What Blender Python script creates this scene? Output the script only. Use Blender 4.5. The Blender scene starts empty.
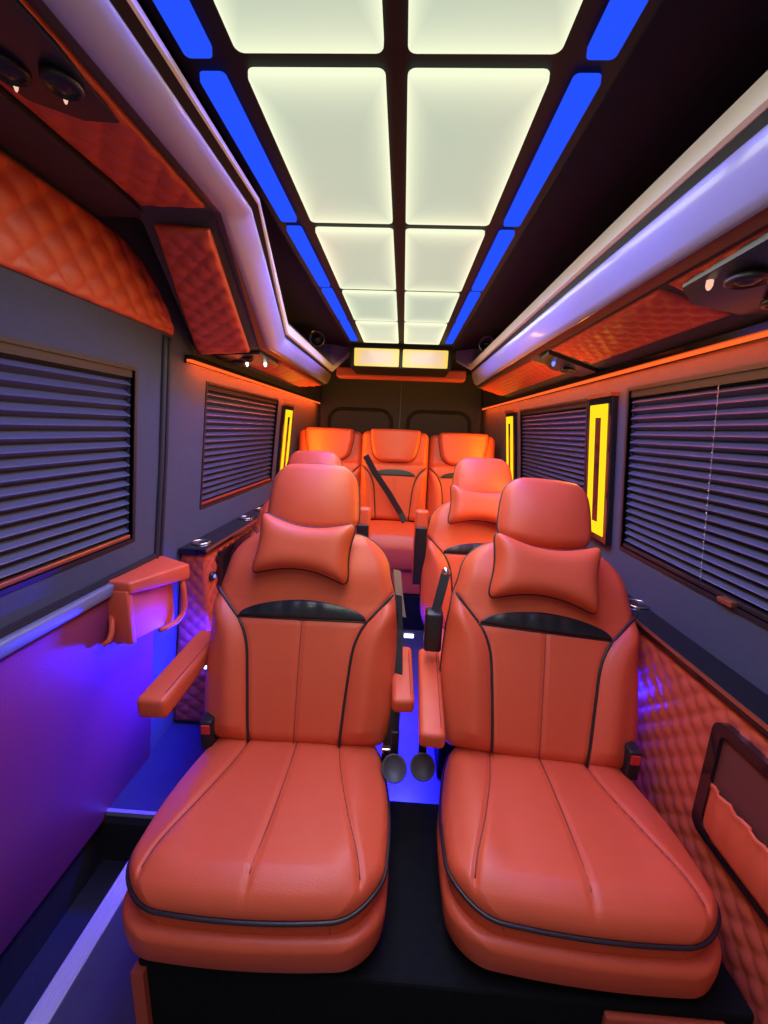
import bpy, bmesh, math, random
from mathutils import Vector, Matrix
from math import sin, cos, pi, sqrt, exp, radians
random.seed(7)
S = bpy.context.scene
COL = S.collection

# ------------------------------------------------------------------ camera, world, exposure
cam_d = bpy.data.cameras.new('camera'); cam = bpy.data.objects.new('camera', cam_d); COL.objects.link(cam)
CP, CY, CR, CF = .2046, .0389, .040, 395.0
fw = Vector((-sin(CY)*cos(CP), cos(CY)*cos(CP), -sin(CP)))
r0 = Vector((cos(CY), sin(CY), 0)); u0 = r0.cross(fw)
rt = r0*cos(CR) + u0*sin(CR); up = rt.cross(fw)
cam.matrix_world = Matrix(((rt.x, up.x, -fw.x, .0357), (rt.y, up.y, -fw.y, 0), (rt.z, up.z, -fw.z, 1.40), (0, 0, 0, 1)))
cam_d.sensor_fit = 'HORIZONTAL'; cam_d.sensor_width = 36; cam_d.lens = 36*CF/768; cam_d.clip_start = .02
S.camera = cam
W = bpy.data.worlds.new('world'); S.world = W; W.use_nodes = True
W.node_tree.nodes['Background'].inputs[0].default_value = (1.0, .92, .86, 1)
W.node_tree.nodes['Background'].inputs[1].default_value = .26
S.view_settings.view_transform = 'Standard'; S.view_settings.look = 'None'
S.view_settings.exposure = 0.0; S.view_settings.gamma = 1; S.view_settings.use_curve_mapping = False
S.cycles.use_denoising = True
S.cycles.max_bounces = 8

def area(name, loc, direction, sx, sy, power, color, spread=180, long=(0, 1, 0)):
    l = bpy.data.lights.new(name, 'AREA'); l.shape = 'RECTANGLE'; l.size = sx; l.size_y = sy
    l.energy = power; l.color = color; l.spread = radians(spread)
    o = bpy.data.objects.new(name, l); COL.objects.link(o); o.location = loc
    z = -Vector(direction).normalized(); y = Vector(long); y = (y - z*y.dot(z)).normalized(); x = y.cross(z)
    o.rotation_euler = Matrix((x, y, z)).transposed().to_euler()
    return o
def point(name, loc, power, color, rad=.02):
    l = bpy.data.lights.new(name, 'POINT'); l.energy = power; l.color = color; l.shadow_soft_size = rad
    o = bpy.data.objects.new(name, l); COL.objects.link(o); o.location = loc
    return o

# the light the ceiling panels give (five rows of two)
ROWS = [(.245, .684), (.717, 1.160), (1.198, 1.655), (1.690, 2.098), (2.135, 2.600)]
for y0, y1 in [(-.23, .21)] + ROWS:
    area('ceiling_panel_light', (0, (y0+y1)/2, 1.918), (0, 0, -1), .43, y1-y0-.02, 4.0, (1, .98, .80))
BLUE = (.006, .006, 1.0)
# the light the blue strips beside them give, and the orange tape and amber lamps on the walls
for sd in (-1, 1):
    for k, (y0, y1) in enumerate([(-.23, .21)] + ROWS):
        area('blue_strip_light', (sd*.288, (y0+y1)/2, 1.917), (sd*.40, 0, -1), .04, y1-y0-.02, (1.0, 1.6, 2.2, 2.8, 2.8, 2.8)[k], (.05, .06, 1.0), 104)
    ym, yl = (2.75, 2.3) if sd < 0 else (2.1, 3.6)
    area('orange_tape_light', (sd*.772, ym, 1.618), (sd, 0, -.45), .012, yl, 7, (1, .095, .012))
    area('orange_tape_light', (sd*.770, ym, 1.612), (-sd, 0, -.6), .012, yl, 1.6, (1, .16, .02))
    area('amber_lamp_light', (sd*.79, 2.92, 1.28), (-sd, .15, 0), .12, .5, 6, (1, .42, .03), 180, (0, 0, 1))
area('amber_lamp_light', (.80, 1.64, 1.28), (-1, .35, 0), .12, .5, 7, (1, .45, .03), 180, (0, 0, 1))

# ------------------------------------------------------------------ materials
def mat(name, color, rough=.5, metal=0, noise=0, nscale=200, bump=0, coat=0, var=0, vscale=8, spec=.5, emit=None, estr=0, sheen=0):
    m = bpy.data.materials.new(name); m.use_nodes = True
    nt = m.node_tree; b = nt.nodes['Principled BSDF']
    b.inputs['Base Color'].default_value = (*color, 1); b.inputs['Roughness'].default_value = rough
    b.inputs['Metallic'].default_value = metal; b.inputs['Coat Weight'].default_value = coat
    b.inputs['Coat Roughness'].default_value = .06
    b.inputs['Specular IOR Level'].default_value = spec
    if sheen: b.inputs['Sheen Weight'].default_value = sheen
    tc = None
    if bump or var:
        tc = nt.nodes.new('ShaderNodeTexCoord')
    if var:
        n = nt.nodes.new('ShaderNodeTexNoise'); n.inputs['Scale'].default_value = vscale; n.inputs['Detail'].default_value = 5
        nt.links.new(tc.outputs['Object'], n.inputs['Vector'])
        r = nt.nodes.new('ShaderNodeMapRange'); r.inputs[3].default_value = 1-var; r.inputs[4].default_value = 1+var
        nt.links.new(n.outputs['Fac'], r.inputs[0])
        mx = nt.nodes.new('ShaderNodeVectorMath'); mx.operation = 'SCALE'; mx.inputs[0].default_value = color
        nt.links.new(r.outputs[0], mx.inputs['Scale']); nt.links.new(mx.outputs[0], b.inputs['Base Color'])
    if bump:
        n = nt.nodes.new('ShaderNodeTexNoise'); n.inputs['Scale'].default_value = nscale; n.inputs['Detail'].default_value = 3
        nt.links.new(tc.outputs['Object'], n.inputs['Vector'])
        bp = nt.nodes.new('ShaderNodeBump'); bp.inputs['Strength'].default_value = bump; bp.inputs['Distance'].default_value = .002
        nt.links.new(n.outputs['Fac'], bp.inputs['Height']); nt.links.new(bp.outputs[0], b.inputs['Normal'])
    if emit:
        b.inputs['Emission Color'].default_value = (*emit, 1); b.inputs['Emission Strength'].default_value = estr
    return m
LEATHER = mat('orange_leather', (.66, .096, .034), .46, bump=.25, nscale=420, var=.05, vscale=14)
QLEATHER = mat('quilted_leather', (.55, .085, .04), .45, bump=.3, nscale=350, var=.06, vscale=10)
PIPING = mat('dark_piping', (.02, .014, .016), .4)
SEAM = mat('seam_thread', (.16, .03, .018), .6)
BLACKL = mat('black_leather', (.016, .018, .022), .32, bump=.3, nscale=150)
DOORM = mat('navy_vinyl', (.065, .070, .100), .6, bump=.3, nscale=300)
SUEDE = mat('dark_suede', (.035, .039, .058), .85, bump=.4, nscale=500, var=.2, vscale=30, sheen=.15)
CEILM = mat('ceiling_fabric', (.009, .011, .026), .9, bump=.3, nscale=600)
RAFT = mat('raft_black', (.012, .013, .013), .5, spec=.15)
GLOSS = mat('gloss_black', (.008, .008, .010), .08, coat=.5)
BPLAST = mat('black_plastic', (.014, .014, .016), .4)
SILVER = mat('silver_plastic', (.40, .37, .56), .26, coat=.4)  # silver plastic, blue-violet light on the bin fascias put into its base colour
CONSOLE = mat('navy_plastic', (.010, .010, .022), .32)
PLUM = mat('plum_leather', (.22, .030, .075), .5, bump=.3, nscale=300)
POCKETSHADE = mat('pocket_shade_leather', (.13, .026, .016), .7)  # leather darkened in its colour for the shade inside the pocket
LIPM = mat('white_lip', (.84, .82, .66), .4)
BRONZE = mat('bronze_trim', (.12, .075, .06), .3, metal=.7)
CHROME = mat('chrome', (.75, .73, .72), .12, metal=1)
GREYP = mat('grey_plastic', (.055, .058, .066), .5)
COPPER = mat('copper_trim', (.55, .22, .12), .3, metal=.8)
CARPET = mat('black_carpet', (.011, .012, .014), .95, spec=.05, bump=.8, nscale=900, var=.3, vscale=60)
FLOORM = mat('floor_vinyl', (.048, .046, .065), .3, bump=.15, nscale=120, var=.25, vscale=25)
TREAD = mat('step_tread', (.018, .016, .016), .55, bump=.5, nscale=60, var=.4, vscale=18)
ALU = mat('ribbed_aluminium', (.62, .60, .64), .35, metal=.6)
SLAT = mat('blind_slat', (.060, .062, .100), .5)
GLASS = mat('dark_glass', (.006, .006, .018), .08)
RED = mat('red_button', (.6, .03, .03), .4)
BEIGE = mat('beige_webbing', (.35, .26, .17), .7)
WEB = mat('black_webbing', (.020, .022, .028), .55, bump=.3, nscale=300)
RUBBER = mat('rubber_seal', (.02, .02, .028), .6)
BLUERAIL = mat('belt_rail', (.16, .18, .26), .35)
ORSUEDE = mat('header_leather', (.5, .085, .035), .55, bump=.2, nscale=300)

def emis(name, color, strength):
    m = bpy.data.materials.new(name); m.use_nodes = True; nt = m.node_tree
    nt.nodes.remove(nt.nodes['Principled BSDF'])
    e = nt.nodes.new('ShaderNodeEmission'); e.inputs[0].default_value = (*color, 1); e.inputs[1].default_value = strength
    nt.links.new(e.outputs[0], nt.nodes['Material Output'].inputs[0])
    return m
def emis_edge(name, cin, cout, strength, power=6):
    """an edge-lit diffuser: a little brighter along its rim, where the LED tape runs"""
    m = bpy.data.materials.new(name); m.use_nodes = True; nt = m.node_tree
    b = nt.nodes['Principled BSDF']; b.inputs['Base Color'].default_value = (.06, .06, .06, 1); b.inputs['Roughness'].default_value = .22; b.inputs['Specular IOR Level'].default_value = .3
    tc = nt.nodes.new('ShaderNodeTexCoord'); sp = nt.nodes.new('ShaderNodeSeparateXYZ'); nt.links.new(tc.outputs['UV'], sp.inputs[0])
    def rim(sock):
        a = nt.nodes.new('ShaderNodeMath'); a.operation = 'SUBTRACT'; nt.links.new(sock, a.inputs[0]); a.inputs[1].default_value = .5
        c = nt.nodes.new('ShaderNodeMath'); c.operation = 'ABSOLUTE'; nt.links.new(a.outputs[0], c.inputs[0])
        d = nt.nodes.new('ShaderNodeMath'); d.operation = 'MULTIPLY'; nt.links.new(c.outputs[0], d.inputs[0]); d.inputs[1].default_value = 2
        return d.outputs[0]
    mx = nt.nodes.new('ShaderNodeMath'); mx.operation = 'MAXIMUM'
    nt.links.new(rim(sp.outputs[0]), mx.inputs[0]); nt.links.new(rim(sp.outputs[1]), mx.inputs[1])
    pw = nt.nodes.new('ShaderNodeMath'); pw.operation = 'POWER'; nt.links.new(mx.outputs[0], pw.inputs[0]); pw.inputs[1].default_value = power
    mix = nt.nodes.new('ShaderNodeMix'); mix.data_type = 'RGBA'; nt.links.new(pw.outputs[0], mix.inputs[0])
    mix.inputs[6].default_value = (*cin, 1); mix.inputs[7].default_value = (*cout, 1)
    nt.links.new(mix.outputs[2], b.inputs['Emission Color']); b.inputs['Emission Strength'].default_value = strength
    return m
EPANEL = emis_edge('white_diffuser', (.50, .59, .45), (.93, 1.0, .70), 1.0, 5)
EBLUE = emis('blue_diffuser', (.018, .080, 1.0), 1.05)
EAMBER = emis_edge('amber_diffuser', (.80, .56, .42), (1.0, .66, .03), 1.0, 3)
EYEL = emis('amber_lamp', (1.0, .64, .012), 1.25)
EORANGE = emis('orange_tape', (1.0, .105, .018), 1.5)
ELAMP = emis('blue_lamp', (.35, .45, 1.0), 6.0)
EWHITE = emis('small_white_lamp', (1, .9, .8), 3.0)
EPINK = emis('small_warm_lamp', (1, .55, .4), 1.0)
EBTN = emis('blue_button_light', (.15, .25, 1.0), 1.5)

# ------------------------------------------------------------------ object helpers
def obj(name, bm, m, parent=None, smooth=False, kind=None, label=None):
    me = bpy.data.meshes.new(name)
    bmesh.ops.recalc_face_normals(bm, faces=bm.faces[:])
    bm.to_mesh(me); bm.free()
    if isinstance(m, (list, tuple)):
        for q in m: me.materials.append(q)
    else: me.materials.append(m)
    if smooth:
        for p in me.polygons: p.use_smooth = True
    o = bpy.data.objects.new(name, me); COL.objects.link(o)
    if parent: o.parent = parent
    if kind: o['kind'] = kind
    if label: o['label'] = label
    return o
def tag(o, label, cat, group=None):
    o['label'] = label; o['category'] = cat
    if group: o['group'] = group
    return o
def thing(name, label, cat, loc=(0, 0, 0), rz=0, group=None):
    o = bpy.data.objects.new(name, None); COL.objects.link(o); o.location = loc; o.rotation_euler = (0, 0, rz)
    o.empty_display_size = .05
    return tag(o, label, cat, group)
def dup(root, loc, rz, label, group=None):
    r = root.copy(); COL.objects.link(r); r.location = loc; r.rotation_euler = (0, 0, rz); r['label'] = label
    if group: r['group'] = group
    def kids(a, b):
        for ch in list(a.children):
            c = ch.copy(); COL.objects.link(c); c.parent = b
            kids(ch, c)
    kids(root, r)
    return r
def hexa(bm, P, mi=0):
    v = [bm.verts.new(p) for p in P]
    for f in ((0, 3, 2, 1), (4, 5, 6, 7), (0, 1, 5, 4), (1, 2, 6, 5), (2, 3, 7, 6), (3, 0, 4, 7)):
        fc = bm.faces.new([v[i] for i in f]); fc.material_index = mi
    return bm
def box(bm, x0, x1, y0, y1, z0, z1, mi=0):
    return hexa(bm, [(x0, y0, z0), (x1, y0, z0), (x1, y1, z0), (x0, y1, z0), (x0, y0, z1), (x1, y0, z1), (x1, y1, z1), (x0, y1, z1)], mi)
def rbox(x0, x1, y0, y1, z0, z1, r=.01, seg=3):
    bm = bmesh.new(); box(bm, x0, x1, y0, y1, z0, z1)
    bmesh.ops.bevel(bm, geom=bm.edges[:], offset=r, segments=seg, affect='EDGES', profile=.5)
    return bm
def bevel(bm, r, seg=2):
    bmesh.ops.bevel(bm, geom=bm.edges[:], offset=r, segments=seg, affect='EDGES', profile=.5); return bm
def tube(bm, pts, r, n=8, closed=False):
    pts = [Vector(p) for p in pts]; N = len(pts); rings = []
    prev = None
    for i, p in enumerate(pts):
        if closed: t = pts[(i+1) % N] - pts[i-1]
        else: t = pts[min(i+1, N-1)] - pts[max(i-1, 0)]
        if t.length < 1e-9: t = Vector((0, 0, 1))
        t.normalize()
        if prev is None:
            a = t.orthogonal().normalized()
        else:
            a = (prev - t*prev.dot(t))
            a = a.normalized() if a.length > 1e-6 else t.orthogonal().normalized()
        prev = a; b = t.cross(a)
        rr = r(i/(N-1)) if callable(r) else r
        rings.append([bm.verts.new(p + a*(rr*cos(2*pi*k/n)) + b*(rr*sin(2*pi*k/n))) for k in range(n)])
    M = N if closed else N-1
    for i in range(M):
        A, B = rings[i], rings[(i+1) % N]
        for k in range(n): bm.faces.new((A[k], A[(k+1) % n], B[(k+1) % n], B[k]))
    if not closed:
        bm.faces.new(rings[0]); bm.faces.new(rings[-1])
    return bm
def ribbon(bm, pts, wdir, w, th, tdir):
    """flat strap: half width w along wdir, thickness th along tdir"""
    pts = [Vector(p) for p in pts]; wd = [Vector(d).normalized() for d in (wdir if isinstance(wdir[0], (list, tuple)) else [wdir]*len(pts))]
    td = Vector(tdir).normalized(); rings = []
    for p, d in zip(pts, wd):
        rings.append([bm.verts.new(p + d*w*a + td*th*b) for a, b in ((-1, 0), (1, 0), (1, 1), (-1, 1))])
    for A, B in zip(rings, rings[1:]):
        for k in range(4): bm.faces.new((A[k], A[(k+1) % 4], B[(k+1) % 4], B[k]))
    bm.faces.new(rings[0]); bm.faces.new(rings[-1]); return bm
def lathe(bm, prof, c, axis=(0, 0, 1), n=32):
    ax = Vector(axis).normalized(); a = ax.orthogonal().normalized(); b = ax.cross(a); c = Vector(c); rings = []
    for r, h in prof: rings.append([bm.verts.new(c + ax*h + a*(r*cos(2*pi*k/n)) + b*(r*sin(2*pi*k/n))) for k in range(n)])
    for A, B in zip(rings, rings[1:]):
        for k in range(n): bm.faces.new((A[k], A[(k+1) % n], B[(k+1) % n], B[k]))
    bm.faces.new(rings[0]); bm.faces.new(rings[-1]); return bm
def lerp(a, b, t): return a + (b-a)*t
def interp(xs, ys, x):
    if x <= xs[0]: return ys[0]
    for i in range(len(xs)-1):
        if x <= xs[i+1]:
            t = (x-xs[i])/(xs[i+1]-xs[i]); 
            # Catmull-Rom-like smoothing
            m0 = (ys[i+1]-ys[max(i-1, 0)])/(xs[i+1]-xs[max(i-1, 0)]); m1 = (ys[min(i+2, len(ys)-1)]-ys[i])/(xs[min(i+2, len(xs)-1)]-xs[i])
            h = xs[i+1]-xs[i]; t2, t3 = t*t, t*t*t
            return (2*t3-3*t2+1)*ys[i] + (t3-2*t2+t)*h*m0 + (-2*t3+3*t2)*ys[i+1] + (t3-t2)*h*m1
    return ys[-1]
def rc(s, L, ra, rb):
    """how much a rounded end takes off the half width"""
    o = 0
    if s < ra: o = max(o, ra - sqrt(max(ra*ra-(ra-s)**2, 0)))
    if L-s < rb: o = max(o, rb - sqrt(max(rb*rb-(rb-(L-s))**2, 0)))
    return o
def fillet(d, r):
    return 0 if d >= r else r - sqrt(max(r*r-(r-max(d, 0))**2, 0))
def pad(Wf, L, front, side, put, nu=60, nv=60, cf=None):
    """upholstered pad: a grid inside the outline x = cf(s) +- Wf(s), s in 0..L, its front at n = front(x,s,d,u), d = distance to the rim;
    side = [(inset, dn)] runs round the rim to the back; put(x,s,n) gives the point. Returns bmesh and the rim as (x,s,n)."""
    bm = bmesh.new(); G = []; C = []
    for j in range(nv+1):
        s = L*(1-cos(pi*j/nv))/2; w = max(Wf(s), .001); c = cf(s) if cf else 0; row = []; crow = []
        for i in range(nu+1):
            u = sin(pi/2*(2*i/nu-1)); x = c + w*u
            d = min((1-abs(u))*w, s, L-s); n = front(x, s, d, u)
            crow.append((x, s, n)); row.append(bm.verts.new(put(x, s, n)))
        G.append(row); C.append(crow)
    for j in range(nv):
        for i in range(nu): bm.faces.new((G[j][i], G[j][i+1], G[j+1][i+1], G[j+1][i]))
    loop = [(0, i) for i in range(nu)] + [(j, nu) for j in range(nv)] + [(nv, i) for i in range(nu, 0, -1)] + [(j, 0) for j in range(nv, 0, -1)]
    rim = [C[j][i] for j, i in loop]; prev = [G[j][i] for j, i in loop]; N = len(loop)
    nor = []
    for k in range(N):
        a, b = rim[k-1], rim[(k+1) % N]; tx, ty = b[0]-a[0], b[1]-a[1]; l = sqrt(tx*tx+ty*ty) or 1
        nor.append((ty/l, -tx/l))
    for inset, dn in side:
        cur = [bm.verts.new(put(rim[k][0]-nor[k][0]*inset, rim[k][1]-nor[k][1]*inset, rim[k][2]+dn)) for k in range(N)]
        for k in range(N): bm.faces.new((prev[k], prev[(k+1) % N], cur[(k+1) % N], cur[k]))
        prev = cur
    c = Vector((0, 0, 0))
    for v in prev: c += v.co
    cv = bm.verts.new(c/N)
    for k in range(N): bm.faces.new((prev[k], prev[(k+1) % N], cv))
    return bm, rim
def quilt(fn, nrm, lu, lv, cell, amp, step=.007, close=.012):
    """diamond-tufted panel over the patch fn(u,v); nrm = outward; puffed diamonds are real relief"""
    bm = bmesh.new(); nu = max(4, int(lu/step)); nv = max(4, int(lv/step)); G = []; nrm = Vector(nrm).normalized()
    for j in range(nv+1):
        row = []
        for i in range(nu+1):
            u, v = i/nu, j/nv; a, b = u*lu, v*lv
            p, q = (a+b*1.0)/cell, (a-b*1.0)/cell
            h = (abs(sin(pi*p))*abs(sin(pi*q)))**.45
            e = min(a, lu-a, b, lv-b); h *= min(1, e/.02)**.5 if e > 0 else 0
            row.append(bm.verts.new(Vector(fn(u, v)) + nrm*(amp*h)))
        G.append(row)
    for j in range(nv):
        for i in range(nu): bm.faces.new((G[j][i], G[j][i+1], G[j+1][i+1], G[j+1][i]))
    loop = [G[0][i] for i in range(nu)] + [G[j][nu] for j in range(nv)] + [G[nv][i] for i in range(nu, 0, -1)] + [G[j][0] for j in range(nv, 0, -1)]
    low = [bm.verts.new(v.co - nrm*close) for v in loop]; N = len(loop)
    for k in range(N): bm.faces.new((loop[k], loop[(k+1) % N], low[(k+1) % N], low[k]))
    bm.faces.new(low)
    return bm
def bil(A, B, Cc, D):
    A, B, Cc, D = map(Vector, (A, B, Cc, D))
    return lambda u, v: A*(1-u)*(1-v) + B*u*(1-v) + Cc*u*v + D*(1-u)*v

# ------------------------------------------------------------------ setting
def wx(z): return .82 + .108*(1.5665-z)
def WP(side, y, z, d=0): return (side*(wx(z)+d), y, z)
def wslab(bm, side, y0, y1, z0, z1, d0, d1, mi=0):
    return hexa(bm, [WP(side, y0, z0, d0), WP(side, y1, z0, d0), WP(side, y1, z0, d1), WP(side, y0, z0, d1),
                     WP(side, y0, z1, d0), WP(side, y1, z1, d0), WP(side, y1, z1, d1), WP(side, y0, z1, d1)], mi)
def wall_with_holes(name, side, y0, y1, z0, z1, holes, m):
    bm = bmesh.new(); y = y0
    for (a, b, c, d) in sorted(holes):
        wslab(bm, side, y, a, z0, z1, 0, .06)
        wslab(bm, side, a, b, z0, c, 0, .06); wslab(bm, side, a, b, d, z1, 0, .06); y = b
    wslab(bm, side, y, y1, z0, z1, 0, .06)
    return obj(name, bm, m, kind='structure')
YB = 4.05
L_DOOR = (.20, 1.275, 1.000, 1.552); L_REAR = (1.75, 2.735, 1.022, 1.564)
R_NEAR = (.30, 1.475, 1.005, 1.566); R_REAR = (1.80, 2.775, 1.010, 1.555)
bm = bmesh.new(); box(bm, -.735, .95, -.6, YB, -.05, 0); box(bm, -1.02, -.735, 1.14, YB, -.05, 0)
obj('floor', bm, FLOORM, kind='structure')
bm = bmesh.new(); box(bm, -1.06, -.735, -.6, 1.14, -.27, -.22); box(bm, -.735, -.715, -.6, 1.14, -.22, -.05); box(bm, -1.02, -.735, 1.14, 1.16, -.22, -.05); box(bm, -1.07, -1.01, -.6, 1.16, -.22, -.04)
obj('floor_step_well', bm, TREAD, kind='structure')
door = wall_with_holes('door_1', -1, -.35, 1.415, .0, 2.0, [L_DOOR], SUEDE)
wall_with_holes('wall_left', -1, 1.415, YB, 0, 2.0, [L_REAR], SUEDE)
wall_with_holes('wall_right', 1, -.35, YB, 0, 2.0, [R_NEAR, R_REAR], SUEDE)
bm = bmesh.new(); box(bm, -1.05, 1.05, YB+.012, YB+.07, 0, 2.02); obj('wall_back', bm, SUEDE, kind='structure')
bm = bmesh.new(); box(bm, -.87, .87, -.35, YB+.05, 1.99, 2.03); obj('ceiling', bm, CEILM, kind='structure')
# windows: dark panes behind the blinds, each with a slim frame
for k, (sd, (y0, y1, z0, z1)) in enumerate([(-1, L_DOOR), (-1, L_REAR), (1, R_NEAR), (1, R_REAR)]):
    bm = bmesh.new(); wslab(bm, sd, y0-.01, y1+.01, z0-.01, z1+.01, .047, .055)
    w = obj('window_%d' % (k+1), bm, GLASS, kind='structure')
    bm = bmesh.new(); t = .012
    wslab(bm, sd, y0-t, y1+t, z0-t, z0, -.004, .012); wslab(bm, sd, y0-t, y1+t, z1, z1+t, -.004, .012)
    wslab(bm, sd, y0-t, y0, z0, z1, -.004, .012); wslab(bm, sd, y1, y1+t, z0, z1, -.004, .012)
    obj('window_frame', bm, BPLAST, w)
# rear doors
for k, (x0, x1, e0, e1) in enumerate([(-.80, -.004, -.705, -.085), (.004, .80, .080, .690)]):
    bm = bmesh.new(); box(bm, x0, x1, YB-.012, YB+.012, .05, 1.96); bevel(bm, .006)
    d = obj('door_%d' % (k+2), bm, DOORM, kind='structure')
    bm = bmesh.new(); pts = []
    zz0, zz1, rr = 1.02, 1.592, .12
    for cx, cz, a0 in ((e1-rr, zz1-rr, 0), (e0+rr, zz1-rr, 90), (e0+rr, zz0+rr, 180), (e1-rr, zz0+rr, 270)):
        for q in range(7): a = radians(a0+15*q); pts.append((cx+rr*cos(a), YB-.016, cz+rr*sin(a)))
    tube(bm, pts, .016, 8, True); obj('window_surround', bm, RUBBER, d, True)
bm = bmesh.new(); box(bm, -.006, .006, YB-.022, YB-.010, .05, 1.96); obj('trim_4', bm, BLUERAIL, kind='structure')
# door furniture that belongs to the sliding door: belt rail, lower leather skin
bm = bmesh.new(); wslab(bm, -1, -.30, 1.168, .842, .885, -.03, .002); bevel(bm, .008); obj('belt_rail', bm, BLUERAIL, door, True)
bm = bmesh.new(); wslab(bm, -1, -.30, 1.40, -.03, .835, -.014, .001); bevel(bm, .01, 3); obj('lower_panel', bm, PLUM, door, True)
bm = bmesh.new(); wslab(bm, -1, -.30, 1.40, .888, .905, -.012, .002); obj('belt_seal', bm, RUBBER, door)
# pillar seals between door and rear quarter
bm = bmesh.new()
for dy, r in ((1.425, .010), (1.455, .008)):
    tube(bm, [WP(-1, dy + .03*exp(-((z-1.12)/.16)**2)*0 - (.035*max(0, (1.25-z))**1.0 if z < 1.25 else 0), z, -.004) for z in [.85+.03*i for i in range(29)]], r, 8)
obj('trim_5', bm, RUBBER, kind='structure', smooth=True)
# thresholds
bm = bmesh.new()
box(bm, -.785, -.730, -.6, 1.14, -.012, .004)
for k in range(6): box(bm, -.782+k*.0088, -.778+k*.0088, -.6, 1.14, .004, .0065)
obj('trim_1', bm, ALU, kind='structure')
bm = bmesh.new(); box(bm, -1.0, -.73, 1.137, 1.15, -.012, .006); obj('trim_2', bm, ALU, kind='structure')
# black raised platform under the front seats, with its leather-trimmed corner
bm = bmesh.new(); box(bm, -.475, .80, .605, 1.02, .0, .28); bevel(bm, .008); obj('floor_platform', bm, CARPET, kind='structure')
bm = bmesh.new(); box(bm, -.482, -.455, .592, .612, .0, .262); obj('trim_6', bm, ORSUEDE, kind='structure')
tag(obj('leather_kick_plate', rbox(.50, .74, .592, .606, .10, .262, .005, 2), ORSUEDE), 'orange leather kick plate low on the black platform front', 'panel')
bm = bmesh.new(); box(bm, -.88, .88, 2.62, YB-.03, 0.0, .255); obj('floor_rear_platform', bm, CARPET, kind='structure')

# ------------------------------------------------------------------ ceiling light raft
bm = bmesh.new(); box(bm, -.335, .335, -.35, 2.68, 1.934, 1.992); bevel(bm, .006)
raft = tag(obj('ceiling_raft', bm, RAFT), 'black ceiling raft holding the glowing white panels and blue strips', 'ceiling panel')
def uvplate(name, x0, x1, y0, y1, z, th, m, r=.012, axis='z', parent=None):
    """thin rounded plate facing down (axis z) or forward (axis y); UV spans it"""
    bm = bmesh.new(); pts = []
    for cx, cy, a0 in ((x1-r, y1-r, 0), (x0+r, y1-r, 90), (x0+r, y0+r, 180), (x1-r, y0+r, 270)):
        for q in range(5): a = radians(a0+22.5*q); pts.append((cx+r*cos(a), cy+r*sin(a)))
    P = (lambda p, h: (p[0], p[1], z+h)) if axis == 'z' else (lambda p, h: (p[0], z+h, p[1]))
    lo = [bm.verts.new(P(p, 0)) for p in pts]; hi = [bm.verts.new(P(p, th)) for p in pts]; n = len(pts)
    bm.faces.new(lo); bm.faces.new(hi)
    for k in range(n): bm.faces.new((lo[k], lo[(k+1) % n], hi[(k+1) % n], hi[k]))
    uv = bm.loops.layers.uv.new('UVMap')
    for f in bm.faces:
        for l in f.loops:
            c = l.vert.co; l[uv].uv = ((c.x-x0)/(x1-x0), ((c.y if axis == 'z' else c.z)-y0)/(y1-y0))
    return obj(name, bm, m, parent)
ordn = ['nearest the camera, cut by the top edge', 'second from the camera', 'third from the camera', 'fourth from the camera', 'farthest, above the amber panels']
for i, (y0, y1) in enumerate(ROWS):
    for sd, nm in ((-1, 'left'), (1, 'right')):
        a, b = sorted((sd*.017, sd*.231))
        o = uvplate('ceiling_light_panel', a, b, y0, y1, 1.926, .010, EPANEL)
        tag(o, 'white glowing ceiling panel in the %s column, %s' % (nm, ordn[i]), 'ceiling light', 'white ceiling light panels')
BR = [(.25, .690), (.724, 1.1565), (1.195, 1.635), (1.672, 2.098), (2.135, 2.56)]
for i, (y0, y1) in enumerate(BR):
    for sd, nm in ((-1, 'left'), (1, 'right')):
        a, b = sorted((sd*.267, sd*.309))
        o = uvplate('blue_light_strip', a, b, y0, y1, 1.924, .012, EBLUE, .008)
        tag(o, 'blue light strip on the %s of the white panels, %s' % (nm, ordn[i].replace('nearest the camera, cut by the top edge', 'cut by the top edge').replace(', above the amber panels', '')), 'light strip', 'blue ceiling light strips')
bm = bmesh.new(); box(bm, -.325, .325, 2.685, 3.03, 1.79, 1.985); bevel(bm, .006)
tag(obj('rear_bulkhead', bm, RAFT), 'black bulkhead at the rear end of the ceiling lights', 'bulkhead')
for sd, nm in ((-1, 'left'), (1, 'right')):
    a, b = sorted((sd*.012, sd*.300))
    tag(uvplate('amber_light_panel', a, b, 1.800, 1.908, 2.677, .010, EAMBER, .008, 'y'), 'amber glowing panel on the rear bulkhead, %s of the two' % nm, 'light panel', 'amber rear panels')
bm = rbox(-.475, .475, 3.035, 3.16, 1.772, 1.845, .012); tag(obj('leather_header', bm, ORSUEDE, smooth=False), 'orange leather header beam above the rear doors', 'header')

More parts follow.
